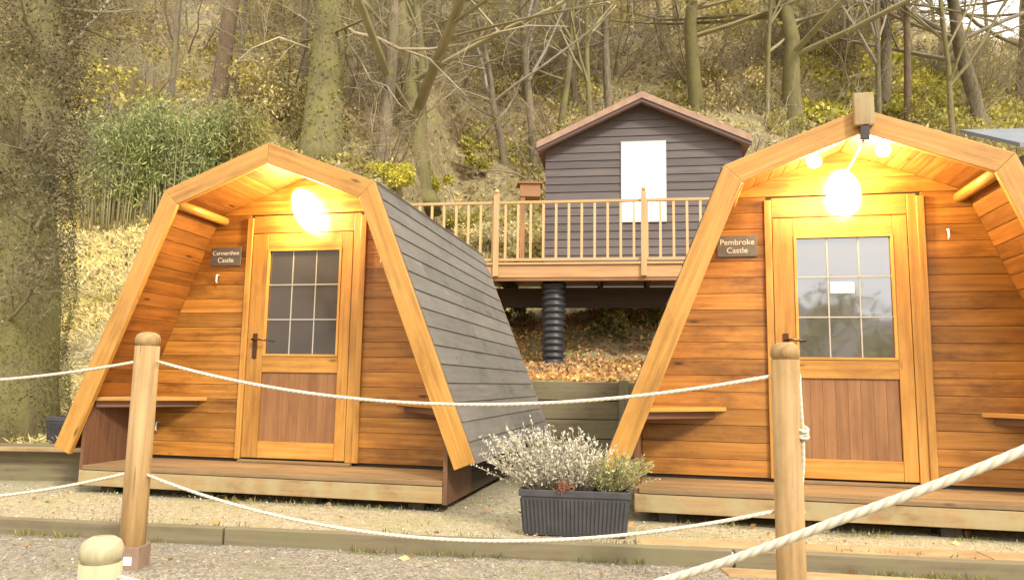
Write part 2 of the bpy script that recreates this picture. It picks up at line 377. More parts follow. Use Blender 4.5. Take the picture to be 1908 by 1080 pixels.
# ------------------------------------------------------------------ camping pod
w1, w2, hs, ha, OV, LEN = 1.463, .76, 1.739, 2.034, .593, 2.83
zd, gu, gz0, gz1, cw, cz, vb, bz = -.088, .262, .648, 1.412, 1.288, -.118, .046, -.262
P_F, P_S, P_A = V((w1, 0)), V((w2, hs)), V((0, ha))
d1 = (P_S-P_F).normalized(); n1 = V((-d1.y, d1.x)); d2 = (P_A-P_S).normalized(); n2 = V((-d2.y, d2.x))
def off(t):
    return P_F+n1*t, P_S+(n1+n2)/(1+n1.dot(n2))*t, V((0, ha-t/abs(n2.y)))
def p3(p, v, s=1): return V((s*p.x, v, p.y))
def inner_u(h, t=.062):
    f, s, a = off(t)
    if h > a.y: return 0
    if h > s.y: return s.x*(a.y-h)/(a.y-s.y)
    return s.x+(f.x-s.x)*(s.y-h)/(s.y-f.y)
def make_pod(text1, loc, yaw, label, ridge):
    root = empty('camping_pod', loc, -yaw, label=label, cat='wooden cabin', group='wooden camping pods')
    f0, s0, a0 = off(0); f1, s1, a1 = off(.132)
    for side in (1, -1):
        for (v0, v1) in ((0, .034), (LEN, LEN+.03)):
            MB().prism([p3(f0, v0, side), p3(s0, v0, side), p3(s1, v0, side), p3(f1, v0, side)], (0, v1-v0, 0), p3(d1, 0, side)).build('barge_board', MW['barge'], root, .004)
            e = .0015
            MB().prism([p3(s0, v0+e, side), V((side*.001, v0+e, ha)), V((side*.001, v0+e, a1.y)), p3(s1, v0+e, side)], (0, v1-v0, 0), p3(d2, 0, side)).build('barge_board', MW['barge'], root, .004)
        # roof skin : lap boards running front to back
        for (A, B, d, n, nrow) in ((P_F, P_S, d1, n1, 15), (P_S, P_A, d2, n2, 7)):
            m = MB(); L = (B-A).length
            for i in range(nrow):
                t0, t1 = L*i/nrow, L*(i+1)/nrow+(.012 if i < nrow-1 else 0)
                if i == 0: t0 -= .01
                q = [A+d*t0-n*.009, A+d*t1-n*.001, A+d*t1+n*.016, A+d*t0+n*.004]
                cut = [.036] + sorted(U(.3, LEN-.3) for _ in range(1+i % 2)) + [LEN-.003]
                for a_, b_ in zip(cut, cut[1:]):
                    m.prism([p3(p, a_, side) for p in q], (0, b_-a_-.002, 0), (0, 1, 0))
            m.build('roof_boarding', MW['felt'], root, kind=None) if False else m.build('roof_boarding', MW['felt'], root)
        # inner lining (front to back boards)
        ft, stt, att = off(.062)
        for (A, B, n, nrow) in ((ft, stt, n1, 19), (stt, att, n2, 8)):
            m = MB(); d = (B-A).normalized(); L = (B-A).length
            for i in range(nrow):
                t0, t1 = L*i/nrow+.0015, L*(i+1)/nrow-.0015
                m.prism([p3(p, .036, side) for p in (A+d*t0, A+d*t1, A+d*t1-n*.04, A+d*t0-n*.04)], (0, LEN-.04, 0), (0, 1, 0))
            m.build('soffit_lining', MW['lining'], root, .002)
        # purlin at the knee
        q = off(.105)[1]; m = MB(); m.tube([V((side*q.x, .04, q.y-.012)), V((side*q.x, OV+.02, q.y-.012))], .034, 10)
        m.build('purlin', MW['barge'], root)
        # porch skirts
        hsk = .415
        m = MB(); m.box((min(side*cw, side*(cw-.028)), vb-.004, bz+.002), (max(side*cw, side*(cw-.028)), OV+.01, hsk-.06 if side > 0 else hsk-.06), 'z')
        m.build('side_skirt', MW['skirt'], root, .003)
        m = MB()
        for k in range(5):
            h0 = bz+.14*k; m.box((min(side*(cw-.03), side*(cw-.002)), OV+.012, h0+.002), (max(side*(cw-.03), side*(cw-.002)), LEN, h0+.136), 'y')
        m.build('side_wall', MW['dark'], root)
        # corner seat
        q = [(side*(cw-.032), vb+.01), (side*(cw-.032), OV-.002), (side*.73, OV-.002)]
        m = MB(); m.prism([(x, y, .305) for x, y in q], (0, 0, .026), (1, 0, 0)); m.build('corner_seat', MW['barge'], root, .003)
        q2 = [(side*(cw-.034), vb+.06), (side*(cw-.034), OV-.004), (side*.80, OV-.004)]
        m = MB(); m.prism([(x, y, .262) for x, y in q2], (0, 0, .042), (1, 0, 0)); m.build('seat_batten', MW['skirt'], root)
    # front wall cladding
    m = MB(); pitch = .105; h = cz+.02; front = OV
    while h < ha-.07:
        hb, ht = h+.0012, min(h+pitch-.0012, off(.062)[2].y-.002)
        if ht <= hb: break
        ub, ut = inner_u(hb), inner_u(ht)
        if hb < .37: ub = min(ub, cw-.03)
        if ht < .37: ut = min(ut, cw-.03)
        if hb < 1.615:
            for s in (1, -1):
                if ub > .47: m.prism([(s*.462, front, hb), (s*ub, front, hb), (s*max(ut, .463), front, ht), (s*.462, front, ht)], (0, .02, 0), (1, 0, 0))
        else: m.prism([(-ub, front, hb), (ub, front, hb), (ut, front, ht), (-ut, front, ht)], (0, .02, 0), (1, 0, 0))
        h += pitch
    m.build('front_wall', MW['clad'], root, .002)
    m = MB(); fa, sa, aa = off(.064)
    m.prism([(-cw+.04, OV+.022, bz+.05), (cw-.04, OV+.022, bz+.05), (cw-.04, OV+.022, .4), (sa.x, OV+.022, sa.y), (0, OV+.022, aa.y), (-sa.x, OV+.022, sa.y), (-cw+.04, OV+.022, .4)], (0, .02, 0), (1, 0, 0))
    m.build('wall_backing', MW['dark'], root)
    m = MB(); m.prism([(-cw+.04, LEN-.05, bz), (cw-.04, LEN-.05, bz), (sa.x, LEN-.05, sa.y), (0, LEN-.05, aa.y), (-sa.x, LEN-.05, sa.y)], (0, .03, 0), (1, 0, 0)); m.build('rear_wall', MW['clad'], root)
    # porch floor + base
    m = MB()
    for k in range(4):
        y0 = vb-.012+.142*k; m.box((-cw+.03, y0, cz-.03), (cw-.03, min(y0+.137, OV+.01), cz-.002))
    m.build('porch_floor', MW['floor'], root, .003)
    MB().box((-cw+.004, vb-.008, bz+.01), (cw-.03, vb+.035, cz-.034)).build('base_beam', MW['base'], root, .004)
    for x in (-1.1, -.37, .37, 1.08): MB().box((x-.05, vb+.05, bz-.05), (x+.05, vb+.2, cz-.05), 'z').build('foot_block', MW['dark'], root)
    # door surround
    for s in (-1, 1):
        MB().box((s*.452-.022, OV-.022, zd-.01), (s*.452+.022, OV-.001, 1.66), 'z').build('door_trim', MW['barge'], root, .003)
    MB().box((.376, OV-.012, zd-.01), (.431, OV+.0, 1.675), 'z').build('door_jamb', MW['barge'], root, .003)
    MB().box((-.428, OV-.010, 1.545), (.374, OV+.0, 1.675)).build('door_header', MW['door'], root, .003)
    MB().box((-.43, OV-.05, cz), (.43, OV-.001, zd-.012)).build('door_sill', MW['floor'], root, .003)
    fr = OV-.012
    m = MB()
    m.box((-.425, fr, zd), (-.425+.125, fr+.03, 1.54), 'z'); m.box((.29, fr, zd), (.372, fr+.03, 1.54), 'z')
    for a_, b_ in ((zd, .03), (.52, gz0-.012), (gz1+.012, 1.54)): m.box((-.299, fr+.001, a_), (.289, fr+.03, b_))
    door = m.build('door', MW['door'], root, .003)
    m = MB(); x = -.298
    while x < .285: m.box((x+.0004, fr+.012, .031), (min(x+.0725, .288), fr+.024, .519), 'z'); x += .073
    m.build('lower_panel', MW['panel'], door, .0008)
    m = MB(); X0, X1 = -.298, .288
    for q in ((X0, gz0-.011, X1, gz0+.004), (X0, gz1-.004, X1, gz1+.011)): m.box((q[0], fr-.004, q[1]), (q[2], fr+.012, q[3]))
    for q in ((X0, gz0+.005, X0+.016, gz1-.005), (X1-.016, gz0+.005, X1, gz1-.005)): m.box((q[0], fr-.004, q[1]), (q[2], fr+.012, q[3]), 'z')
    m.build('glazing_bead', MW['barge'], door)
    MB().box((-.285, fr+.016, gz0), (.275, fr+.02, gz1)).build('window_pane', M_glass2 if ridge else M_glass, door)
    m = MB(); W = .556
    for k in (1, 2): m.box((-.283+W*k/3-.004, fr+.012, gz0+.004), (-.283+W*k/3+.004, fr+.0155, gz1-.004), 'z')
    for k in (1, 2):
        z = gz0+(gz1-gz0)*k/3; m.box((-.282, fr+.0095, z-.004), (.272, fr+.0118, z+.004))
    m.build('glazing_lead', M_cream, door)
    m = MB(); m.box((-.378, fr-.008, .62), (-.345, fr-.001, .80), 'z'); m.tube([(-.362, fr-.008, .755), (-.362, fr-.045, .755)], .009, 8)
    m.tube([(-.362, fr-.045, .755), (-.33, fr-.05, .757), (-.25, fr-.048, .748)], [.009, .008, .007], 8)
    m.build('handle', M_bronze, door)
    # name plaque
    px, pz = -.645, 1.375
    if loc[0] > 0: px, pz = -.645, 1.365
    pl = MB().box((px-.125, OV-.014, pz-.07), (px+.125, OV-.004, pz+.07)).build('name_plaque', M_slate, root, .003)
    for i, tx in enumerate((text1, 'Castle')):
        cu = bpy.data.curves.new('lettering', 'FONT'); cu.body = tx; cu.size = .052 if len(tx) < 9 else .045; cu.align_x = 'CENTER'; cu.align_y = 'CENTER'; cu.extrude = .001
        to = bpy.data.objects.new('tmp', cu); COL.objects.link(to)
        dg = bpy.context.evaluated_depsgraph_get(); me = bpy.data.meshes.new_from_object(to.evaluated_get(dg)); bpy.data.objects.remove(to)
        o = bpy.data.objects.new('lettering', me); COL.objects.link(o); o.parent = pl; o.location = (px, OV-.0155, pz+(.024 if i == 0 else -.03)); o.rotation_euler = (math.pi/2, 0, 0)
        me.materials.clear(); me.materials.append(M_white)
    # lamp: bulkhead light above the door
    lx, lz = (.03, 1.72) if loc[0] < 0 else (.0, 1.71)
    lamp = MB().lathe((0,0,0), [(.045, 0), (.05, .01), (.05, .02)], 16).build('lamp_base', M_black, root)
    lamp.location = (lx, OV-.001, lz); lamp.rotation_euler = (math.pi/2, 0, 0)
    g = MB().lathe((0,0,0), [(.03, .021), (.07, .03), (.09, .045), (.1, .07), (.09, .095), (.062, .115), (.022, .125), (.001, .126)], 20).build('lamp_glare_glass', M_bulb, lamp); g.scale = (1, 1.85 if loc[0] < 0 else 1.5, 1); g.location = (0, -.03, 0); g.rotation_euler[2] = .55 if loc[0] < 0 else .12  # oversized tilted glass: the lamp's glare streak put into its shape
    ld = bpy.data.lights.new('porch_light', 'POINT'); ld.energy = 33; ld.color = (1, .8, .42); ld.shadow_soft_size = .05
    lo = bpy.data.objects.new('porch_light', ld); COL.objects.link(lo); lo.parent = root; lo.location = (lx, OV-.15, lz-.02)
    if ridge:
        MB().box((-.052, -.05, a1.y+.03), (.052, -.002, ha+.075), 'z').build('ridge_block', MW['base'], root, .004)
        MB().box((-.024, -.045, a1.y-.055), (.024, -.01, a1.y+.029), 'z').build('sensor', M_black, root, .004)
        for bu in (-.25, .12):
            bh = ha-.165-abs(bu)*.388
            MB().lathe((bu, .075, bh), [(.012, .05), (.02, .03), (.038, .0), (.04, -.02), (.03, -.042), (.001, -.052)], 14).build('soffit_bulb', M_bulb, root)
            l2 = bpy.data.lights.new('soffit_light', 'POINT'); l2.energy = 3.5; l2.color = (1, .8, .42); l2.shadow_soft_size = .03
            lo2 = bpy.data.objects.new('soffit_light', l2); COL.objects.link(lo2); lo2.parent = root; lo2.location = (bu, .10, bh-.07)
        MB().tube([(-.005, -.02, a1.y-.055), (-.02, .2, a1.y-.12), (-.01, OV-.05, lz+.07)], .007, 8).build('cable', M_white, root)
        MB().box((-.085, fr+.010, 1.055), (.055, fr+.0145, 1.125)).build('paper_note', M_paper, door)
    return root
LPOS, RPOS, YAW = (-1.638, 4.783, CZ-.474), (1.964, 4.033, CZ-.464), .2115
podL = make_pod('Carmarthen', LPOS, YAW, 'small orange wooden camping pod with grey side roof, left of the planter', False)
podR = make_pod('Pembroke', RPOS, YAW, 'larger nearer wooden camping pod with block on its ridge and paper note on door glass', True)
# small wall fittings
def podpt(pos, u, v, h): return V((pos[0]+u*math.cos(YAW)+v*math.sin(YAW), pos[1]-u*math.sin(YAW)+v*math.cos(YAW), pos[2]+h))
for root, u, h in ((podL, -.70, 1.235), (podL, .60, 1.36), (podR, .60, 1.44), (podL, -1.12, .14)):
    m = MB(); m.tube([(u, OV-.001, h), (u, OV-.03, h), (u, OV-.034, h-.05), (u, OV-.02, h-.062)], .006, 6); m.build('wall_hook', M_white, root)

# ------------------------------------------------------------------ rope posts
def rope_post(px, ptop, Y, r, depth, label, shoe=False, mt='post'):
    top = at(px, ptop, Y); g = TL(top.x, top.y); H = top.z-g
    root = empty('rope_post', (top.x, top.y, g), 0, label=label, cat='fence post', group='rounded timber posts of the rope fence')
    n = 12
    MB().lathe((0,0,0), [(r*1.02, -.1), (r, .3), (r*.985, H-.065)], 14).build('shaft', MW[mt], root)
    MB().lathe((0,0,0), [(r*.9, H-.0645), (r*.9, H-.058), (r*1.0, H-.054), (r*1.0, H-.03), (r*.86, H-.013), (r*.55, H-.003), (.001, H)], 16).build('cap', MW[mt], root)
    if shoe:
        s = MB().box((-r*1.06, -r*1.06, -.01), (r*1.06, r*1.06, .095)).build('post_shoe', M_shoe, root, .004)
        MB().box((-.005, -r*1.06-.003, .02), (.03, -r*1.06-.0005, .055)).build('tag', M_white, s)
    return root, top
pl, tl = rope_post(277, 618, 3.40, .054, 0, 'rounded timber rope post in front of the left cabin', True)
pr, tr_ = rope_post(1462, 637, 2.75, .052, 0, 'rounded timber rope post in front of the right cabin door')
pn, tn = rope_post(192, 997, 1.98, .052, 0, 'low near post whose pale domed top shows at the bottom left', mt='pale')
prr = empty('x', (0,0,0)); bpy.data.objects.remove(prr)
def rope_obj(paths, label, r=.0068, knot=None):
    root = None
    m = MB()
    for p in paths: m.tube(p, r, 8)
    if knot is not None:
        k = V(knot)
        for a0 in range(3):
            c = []
            for i in range(13):
                t = 2*math.pi*i/12; c.append(k+V((math.cos(t)*.017, math.sin(t)*.017*(1 if a0 != 1 else .4), (a0-1)*.012+math.sin(t)*.009)))
            m.tube(c, r*.9, 6)
    return tag(m.build('rope', M_rope), label, 'rope', 'cream ropes strung between the posts')
def sag(a, b, s, n=28):
    return [V(a).lerp(V(b), i/n)+V((0, 0, -s*4*(i/n)*(1-i/n))) for i in range(n+1)]
def on(px, py, Y, dy=-.0): return at(px, py, Y)+V((0, dy, 0))
ul = on(276, 673, 3.40); ur = on(1462, 701, 2.75); ll = on(253, 882, 3.40); lr = on(1470, 953, 2.75)
ulf = V((ul.x-2.73, ul.y+.58, ul.z)); llf = V((ll.x-2.73, ll.y+.58, ll.z-.02))
def wrap(c, r): return [V((c.x+math.cos(t)*r, c.y+math.sin(t)*r, c.z)) for t in [math.pi*2*i/16 for i in range(17)]]
def side(c, q, r=.05):
    d = V((q.x-c.x, q.y-c.y, 0)).normalized(); return c+d*r
rope_obj([sag(side(ul, ur), side(ur, ul), .145), sag(side(ul, ulf), ulf, .12)], 'upper cream rope sagging from the left post to the right post')
rope_obj([sag(side(ll, lr), side(lr, ll), .185), sag(side(ll, llf), llf, .17)], 'lower cream rope sagging close to the gravel in front of the planter')
kx = at(1496, 805, 2.72)
rope_obj([[side(ur, ur+V((1,-.3,0)), .05)+V((0,0,.01)), at(1490, 720, 2.72), at(1494, 780, 2.72), kx, at(1497, 860, 2.72), at(1492, 930, 2.73), side(lr, lr+V((1,-.3,0)), .05)]],
         'short vertical rope knotted down the side of the right post', .007, kx)
nr0 = at(232, 1120, 1.98); nr1 = V((1.62, .98, 1.62))
mid = at(1240, 1080, 1.45); e1 = at(1600, 955, 1.27); e2 = at(1908, 838, 1.16)
pts = []
ctrl = [at(222, 1075, 1.95), at(760, 1200, 1.72), mid, e1, e2, at(2300, 660, 1.05)]
for i in range(len(ctrl)-1):
    p0 = ctrl[max(i-1, 0)]; p1 = ctrl[i]; p2 = ctrl[i+1]; p3_ = ctrl[min(i+2, len(ctrl)-1)]
    for k in range(10):
        t = k/10; pts.append(.5*((2*p1)+(p2-p0)*t+(2*p0-5*p1+4*p2-p3_)*t*t+(3*p1-p0-3*p2+p3_)*t**3))
pts.append(ctrl[-1])
rope_obj([pts], 'thick looking near rope crossing the bottom right corner', .0078)
pe = pts[-1]
# ------------------------------------------------------------------ planters
def planter(loc, rz, W, D, H, label):
    root = empty('planter', loc, rz, label=label, cat='planter')
    m = MB(); n = 26
    def ring(w, d, z): return [V((-w/2, -d/2, z)), V((w/2, -d/2, z)), V((w/2, d/2, z)), V((-w/2, d/2, z))]
    a = ring(W*.90, D*.84, 0); b = ring(W*.955, D*.93, H-.035)
    m.shared(a+b, [(3,2,1,0), (0,1,5,4), (1,2,6,5), (2,3,7,6), (3,0,4,7)], V((1,0,0))); 
    for i in range(n):
        t = (i+.5)/n; p = a[0].lerp(a[1], t)+V((0,-.002,.012)); q = b[0].lerp(b[1], t)+V((0,-.002,-.012)); m.bar(p, q, W/n*.5, .009, (0,1,0))
    for k in (0, 1):
        s = 1 if k else -1
        for i in range(8):
            t = (i+.5)/8; i0, i1 = (1, 2) if k else (0, 3)
            p = a[i0].lerp(a[i1], t)+V((s*.002,0,.012)); q = b[i0].lerp(b[i1], t)+V((s*.002,0,-.012)); m.bar(p, q, .009, D/8*.5, (0,1,0))
    m.build('trough', M_plastic, root)
    m = MB(); t = .018
    for lo, hi in (((-W/2, -D/2, H-.034), (W/2, -D/2+t, H)), ((-W/2, D/2-t, H-.034), (W/2, D/2, H)), ((-W/2, -D/2+t+.0005, H-.034), (-W/2+t, D/2-t-.0005, H)), ((W/2-t, -D/2+t+.0005, H-.034), (W/2, D/2-t-.0005, H))): m.box(lo, hi)
    m.build('rim', M_plastic, root, .003)
    MB().box((-W/2+t+.002, -D/2+t+.002, H-.06), (W/2-t-.002, D/2-t-.002, H-.02)).build('soil', M_soil, root)
    return root
PLC = at(1073, 1001, 3.82); PLC = V((PLC.x+.01, 3.99, ZU+.008))
planter(PLC, -.13, .575, .20, .225, 'dark grey ribbed plastic trough planter on the gravel between the cabins')
p2 = at(118, 820, 5.75); planter((p2.x, 5.85, .985), -.1, .30, .2, .2, 'small dark grey plastic pot on the bank beside the left cabin')
def heather(c, n, hgt, spread, lean, mat, label, name='heather_plant', leafs=26, ls=.018):
    root = empty(name, c, 0, label=label, cat='plant')
    st_ = MB(); lf = MB()
    for i in range(n):
        a = U(0, 6.28); rr = R()**.6; h = hgt*U(.5, 1)*(1-.35*rr)
        d = V((math.cos(a)*spread*rr+lean[0], math.sin(a)*spread*rr*.55+lean[1], h))
        b0 = V((math.cos(a)*spread*.3*rr, math.sin(a)*.03*rr, 0)); p = [b0+V((d.x*t, d.y*t, d.z*(t*1.15-.15*t*t))) for t in (0, .35, .7, 1)]
        st_.tube(p, [.003, .0025, .0018, .001], 3)
        for k in range(leafs):
            t = U(.2, 1.02); q = b0+V((d.x*t, d.y*t, d.z*(t*1.15-.15*t*t))); w = .018*(1.15-t)
            lf.leaf(q+V((U(-w,w), U(-w,w), U(-w,w))), U(.6,1.3)*ls, .5, V((d.x, d.y, d.z)).normalized()*.8+V((U(-1,1),U(-1,1),U(-1,1))))
    st_.build('stem', M_twig[0], root); lf.build('foliage', mat, root)
    return root
zt = PLC.z+.2
heather((PLC.x-.17, PLC.y+.01, zt), 120, .42, .22, (-.09, -.01), M_leaf['heather'], 'silvery white heather sprawling over the left end of the trough planter', leafs=34)
heather((PLC.x+.02, PLC.y+.02, zt), 80, .37, .18, (.0, 0), M_leaf['heather'], 'pale upright heather in the middle of the trough planter', leafs=30)
heather((PLC.x+.19, PLC.y, zt), 90, .26, .19, (.06, 0), M_leaf['greenh'], 'yellow green heather at the right end of the trough planter', leafs=26)
heather((PLC.x-.07, PLC.y-.06, zt), 20, .08, .05, (0, 0), M_leaf['redh'], 'small rusty red plant at the front rim of the trough planter', leafs=20, ls=.014)

# ------------------------------------------------------------------ deck, railing, house
YH = .15
ex = V((math.cos(YH), -math.sin(YH), 0)); ey = V((math.sin(YH), math.cos(YH), 0))
D0 = at(924, 490, 10.75)
dk = empty('raised_deck', (D0.x, D0.y, D0.z), -YH, label='raised timber deck on a corrugated black pillar in front of the dark house', cat='deck')
MB().box((-2.4, 0, -.215), (7.2, .045, -.03)).build('fascia', MW['deck'], dk, .004)
MB().box((-2.4, .012, -.262), (7.2, .05, -.2165)).build('fascia_batten', MW['panel'], dk)
m = MB()
for k in range(20): m.box((-2.4, -.03+.125*k, -.028), (7.2, .09+.125*k, 0))
m.build('deck_floor', MW['deck'], dk)
m = MB()
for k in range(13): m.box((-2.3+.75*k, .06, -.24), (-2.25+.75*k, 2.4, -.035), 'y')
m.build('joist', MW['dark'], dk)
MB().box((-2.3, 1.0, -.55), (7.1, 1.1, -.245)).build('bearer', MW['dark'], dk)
pc = at(1032, 524, 10.95); 
zb = T(pc.x, pc.y)-.1
prof = []; k = 0; z = zb+.02
while z < pc.z-.02:
    tt = (z-zb)/(pc.z-zb); r = .168+.022*tt; prof += [(r, z), (r, z+.045), (r-.022, z+.055), (r-.022, z+.085)]; z += .095
m = MB(); m.lathe((0, 0, 0), prof, 24); o = m.build('corrugated_pillar', M_pipe, dk)
o.location = dk.matrix_world.inverted() @ V((0,0,0)) if False else (0, 0, 0)
inv = (Matrix.Translation(dk.location) @ Matrix.Rotation(-YH, 4, 'Z')).inverted()
o.matrix_local = inv @ Matrix.Translation(V((pc.x, pc.y, 0)))
MB().box((5.0, .9, -2.2), (5.12, 1.02, -.245), 'z').build('prop_post', MW['dark'], dk)
rl = empty('deck_railing', (D0.x, D0.y+.0, D0.z), -YH, label='pale timber railing with thin balusters along the raised deck', cat='railing')
MB().box((-2.35, .0, .885), (7.15, .05, .925)).build('top_rail', MW['rail'], rl, .003)
MB().box((-2.35, .005, .03), (7.15, .045, .07)).build('bottom_rail', MW['rail'], rl, .003)
x = -2.3
bal = MB().box((-.017, .008, .0705), (.017, .042, .8845), 'z').build('baluster', MW['rail'], rl)
bal.location.x = x; x += .187
while x < 7.1:
    b2 = bal.copy(); COL.objects.link(b2); b2.location.x = x; x += .187
for x in (-2.1, 0, 2.14, 4.28, 6.42):
    m = MB().box((x-.04, -.045, -.2), (x+.04, -.001, 1.03), 'z'); p_ = m.build('railing_post', MW['rail'], rl, .003)
    m = MB(); m.lathe((x, -.022, 0), [(.018, 1.031), (.034, 1.05), (.036, 1.07), (.026, 1.095), (.001, 1.105)], 12); m.build('finial', MW['rail'], p_)
# house
HY = 13.2
A = at(1195, 195, HY); WL = at(1013, 300, HY+.2)
hw = empty('dark_house', (A.x, A.y, D0.z), -YH, label='dark brown lap boarded chalet with terracotta edged roof behind the deck', cat='house')
HA = A.z-D0.z; wl = 1.77; HE = HA-.82
m = MB(); h = 0; pit = .148
while h < HA:
    t = min(h+pit, HA-.01); ub = wl if h < HE else wl*(HA-h)/(HA-HE); ut = wl if t < HE else wl*(HA-t)/(HA-HE)
    ub = min(wl, ub); ut = min(wl, ut)
    for a_, b_ in ([(-ub, ub)] ):
        m.shared([V((-ub,-.022,h)), V((ub,-.022,h)), V((ut,-.003,t)), V((-ut,-.003,t)), V((-ub,.0,h)), V((ub,0,h))], [(0,1,2,3), (4,5,1,0)], V((1,0,0)))
    h += pit
m.build('front_wall', MW['house'], hw)
m = MB()
m.prism([(-wl, .001, -.6), (wl, .001, -.6), (wl, .001, HE), (0, .001, HA), (-wl, .001, HE)], (0, 4.2, 0), (0, 1, 0)); m.build('wall', MW['house'], hw)
for s in (-1, 1):
    e_ = V((s*(wl+.14), 0, HE-.82*.14/wl+.02)); ap = V((s*.001, 0, HA+.02)); ov = V((0, -.3, 0)); up = V((0, 0, .12))
    MB().prism([e_+ov, ap+ov, ap+ov+up, e_+ov+up], (0, 4.8, 0), (0, 1, 0)).build('roof', M_rooftile, hw)
    MB().prism([e_+ov*.93-V((0,0,.07)), ap+ov*.93-V((0,0,.07)), ap+ov*.93-V((0,0,.001)), e_+ov*.93-V((0,0,.001))], (0, .03, 0), (1, 0, 0)).build('barge_board', simple('maroon_paint', (.085,.05,.045), .6) if s < 0 else bpy.data.materials['maroon_paint'], hw)
wp0 = at(1160, 265, HY-.05); wp1 = at(1239, 411, HY-.05)
inv = (Matrix.Translation(hw.location) @ Matrix.Rotation(-YH, 4, 'Z')).inverted()
q0 = inv @ wp0; q1 = inv @ wp1
fr_ = MB(); x0, x1, z0, z1 = q0.x, q1.x, q1.z, q0.z
for lo, hi in (((x0-.03,-.045,z0-.03),(x1+.03,-.023,z0)), ((x0-.03,-.045,z1),(x1+.03,-.023,z1+.03)), ((x0-.03,-.044,z0+.001),(x0,-.023,z1-.001)), ((x1,-.044,z0+.001),(x1+.03,-.023,z1-.001))): fr_.box(lo, hi)
wf = fr_.build('window_frame', simple('grey_window_frame', (.5,.5,.5), .5), hw)
MB().box((x0+.001, -.036, z0+.001), (x1-.001, -.026, z1-.001)).build('window_pane', M_glow_pane, wf)
# far right cabin roof
c0 = at(1790, 243, 15.5)
fc = empty('far_cabin', (c0.x, c0.y, c0.z-2.6), -.1, label='far cabin with blue grey roof rising behind the right camping pod', cat='cabin')
MB().prism([(0, -2.1, 1.55), (0, -2.1, 1.63), (0, 0, 2.62), (0, 0, 2.54)], (6, 0, 0), (1, 0, 0)).build('roof', M_slate_roof, fc)
m = MB()
for k in range(11): m.box((.2, -1.8, -.5+.18*k), (5.8, 1.2, -.5+.18*k+.175))
m.build('wall', MW['house'], fc)
bx = at(990, 350, 12.9)
m = MB(); m.box((bx.x-.2, bx.y-.1, bx.z-.18), (bx.x+.16, bx.y+.2, bx.z+.05)); m.box((bx.x-.26, bx.y-.14, bx.z+.051), (bx.x+.2, bx.y+.24, bx.z+.08))
m.box((bx.x-.19, bx.y-.08, bx.z-1.3), (bx.x-.11, bx.y, bx.z-.181), 'z')
tag(m.build('log_box', MW['panel']), 'small brown wooden box standing at the left corner of the dark house', 'wooden box')

# ------------------------------------------------------------------ vegetation
def grow(mb, tw, p, d, L, r, depth, maxd, n=None, up=.12, bend=.22, tips=None):
    seg = 5 if depth < 2 else 3
    pts = [V(p)]; rad = [r]; dd = V(d).normalized(); q = V(p)
    for i in range(seg):
        dd = (dd+V((U(-1,1), U(-1,1), U(-1,1)))*bend+V((0,0,up))).normalized(); q = q+dd*L/seg; pts.append(q.copy()); rad.append(r*(1-.55*(i+1)/seg) if depth < maxd else r*(1-.9*(i+1)/seg))
    tgt = mb if depth < 1 else tw
    tgt.tube(pts, rad, 9 if depth == 0 else (5 if depth == 1 else 3), cap=False)
    if tips is not None and depth >= maxd-1: tips.extend(pts[1:])
    if depth >= maxd: return
    k = n[depth] if n else 4
    for j in range(k):
        t = U(.35, 1) if depth else U(.3, 1); i = min(int(t*seg), seg-1); b = pts[i].lerp(pts[i+1], t*seg-i)
        sd = V((U(-1,1), U(-1,1), U(-.2,.7))).normalized(); nd = (dd*.45+sd).normalized()
        grow(mb, tw, b, nd, L*U(.42,.7), rad[i]*U(.4,.62), depth+1, maxd, n, up*.8, bend*1.25, tips)
def make_tree(name, H, r, bk, twg, n=(9, 6, 5, 4), lean=(0,0), first=.3, leaf=None, leafn=0, ls=.1):
    root = empty(name, (0,0,0)); mb = MB(); tw = MB(); tips = [] if leaf else None
    grow(mb, tw, (0,0,-.3), (lean[0], lean[1], 1), H, r, 0, 4 if len(n) > 3 else 3, n, .1, .10, tips)
    # root flare
    mb.tube([(0,0,-.5), (0,0,0), (0,0,.35)], [r*1.7, r*1.35, r*1.0], 9)
    mb.build('trunk', bk, root); tw.build('crown', twg, root)
    if leaf:
        lf = MB()
        for i in range(leafn):
            p = random.choice(tips); lf.leaf(p+V((U(-1,1),U(-1,1),U(-1,1)))*.15, U(.5,1.2)*ls, .6)
        lf.build('foliage', leaf, root)
    return root
protos = [make_tree('bare_tree', 9, .16, M_bark[0], M_twig[0], (8, 5, 5, 4)),
          make_tree('bare_tree', 10, .18, M_bark[1], M_twig[1], (9, 5, 5, 3), leaf=M_leaf['moss'], leafn=1300, ls=.13),
          make_tree('bare_tree', 11, .15, M_bark[2], M_twig[2], (8, 5, 4, 4)),
          make_tree('bare_tree', 8, .14, M_bark[0], M_twig[3], (10, 5, 5, 4), lean=(.15, 0)),
          make_tree('bare_tree', 8, .15, M_bark[1], M_twig[1], (10, 6, 4, 4), lean=(-.12, 0), leaf=M_leaf['khaki'], leafn=1600, ls=.12)]
protos_used = [False]*len(protos)
def put_tree(k, p, s, rz, label, group=None, sxy=None):
    if protos_used[k]: t = copy_tree(protos[k])
    else: t = protos[k]; protos_used[k] = True
    t.location = p; t.scale = (sxy or s, sxy or s, s); t.rotation_euler = (0, 0, rz)
    for key in ('group',):
        if key in t: del t[key]
    tag(t, label, 'tree', group); return t
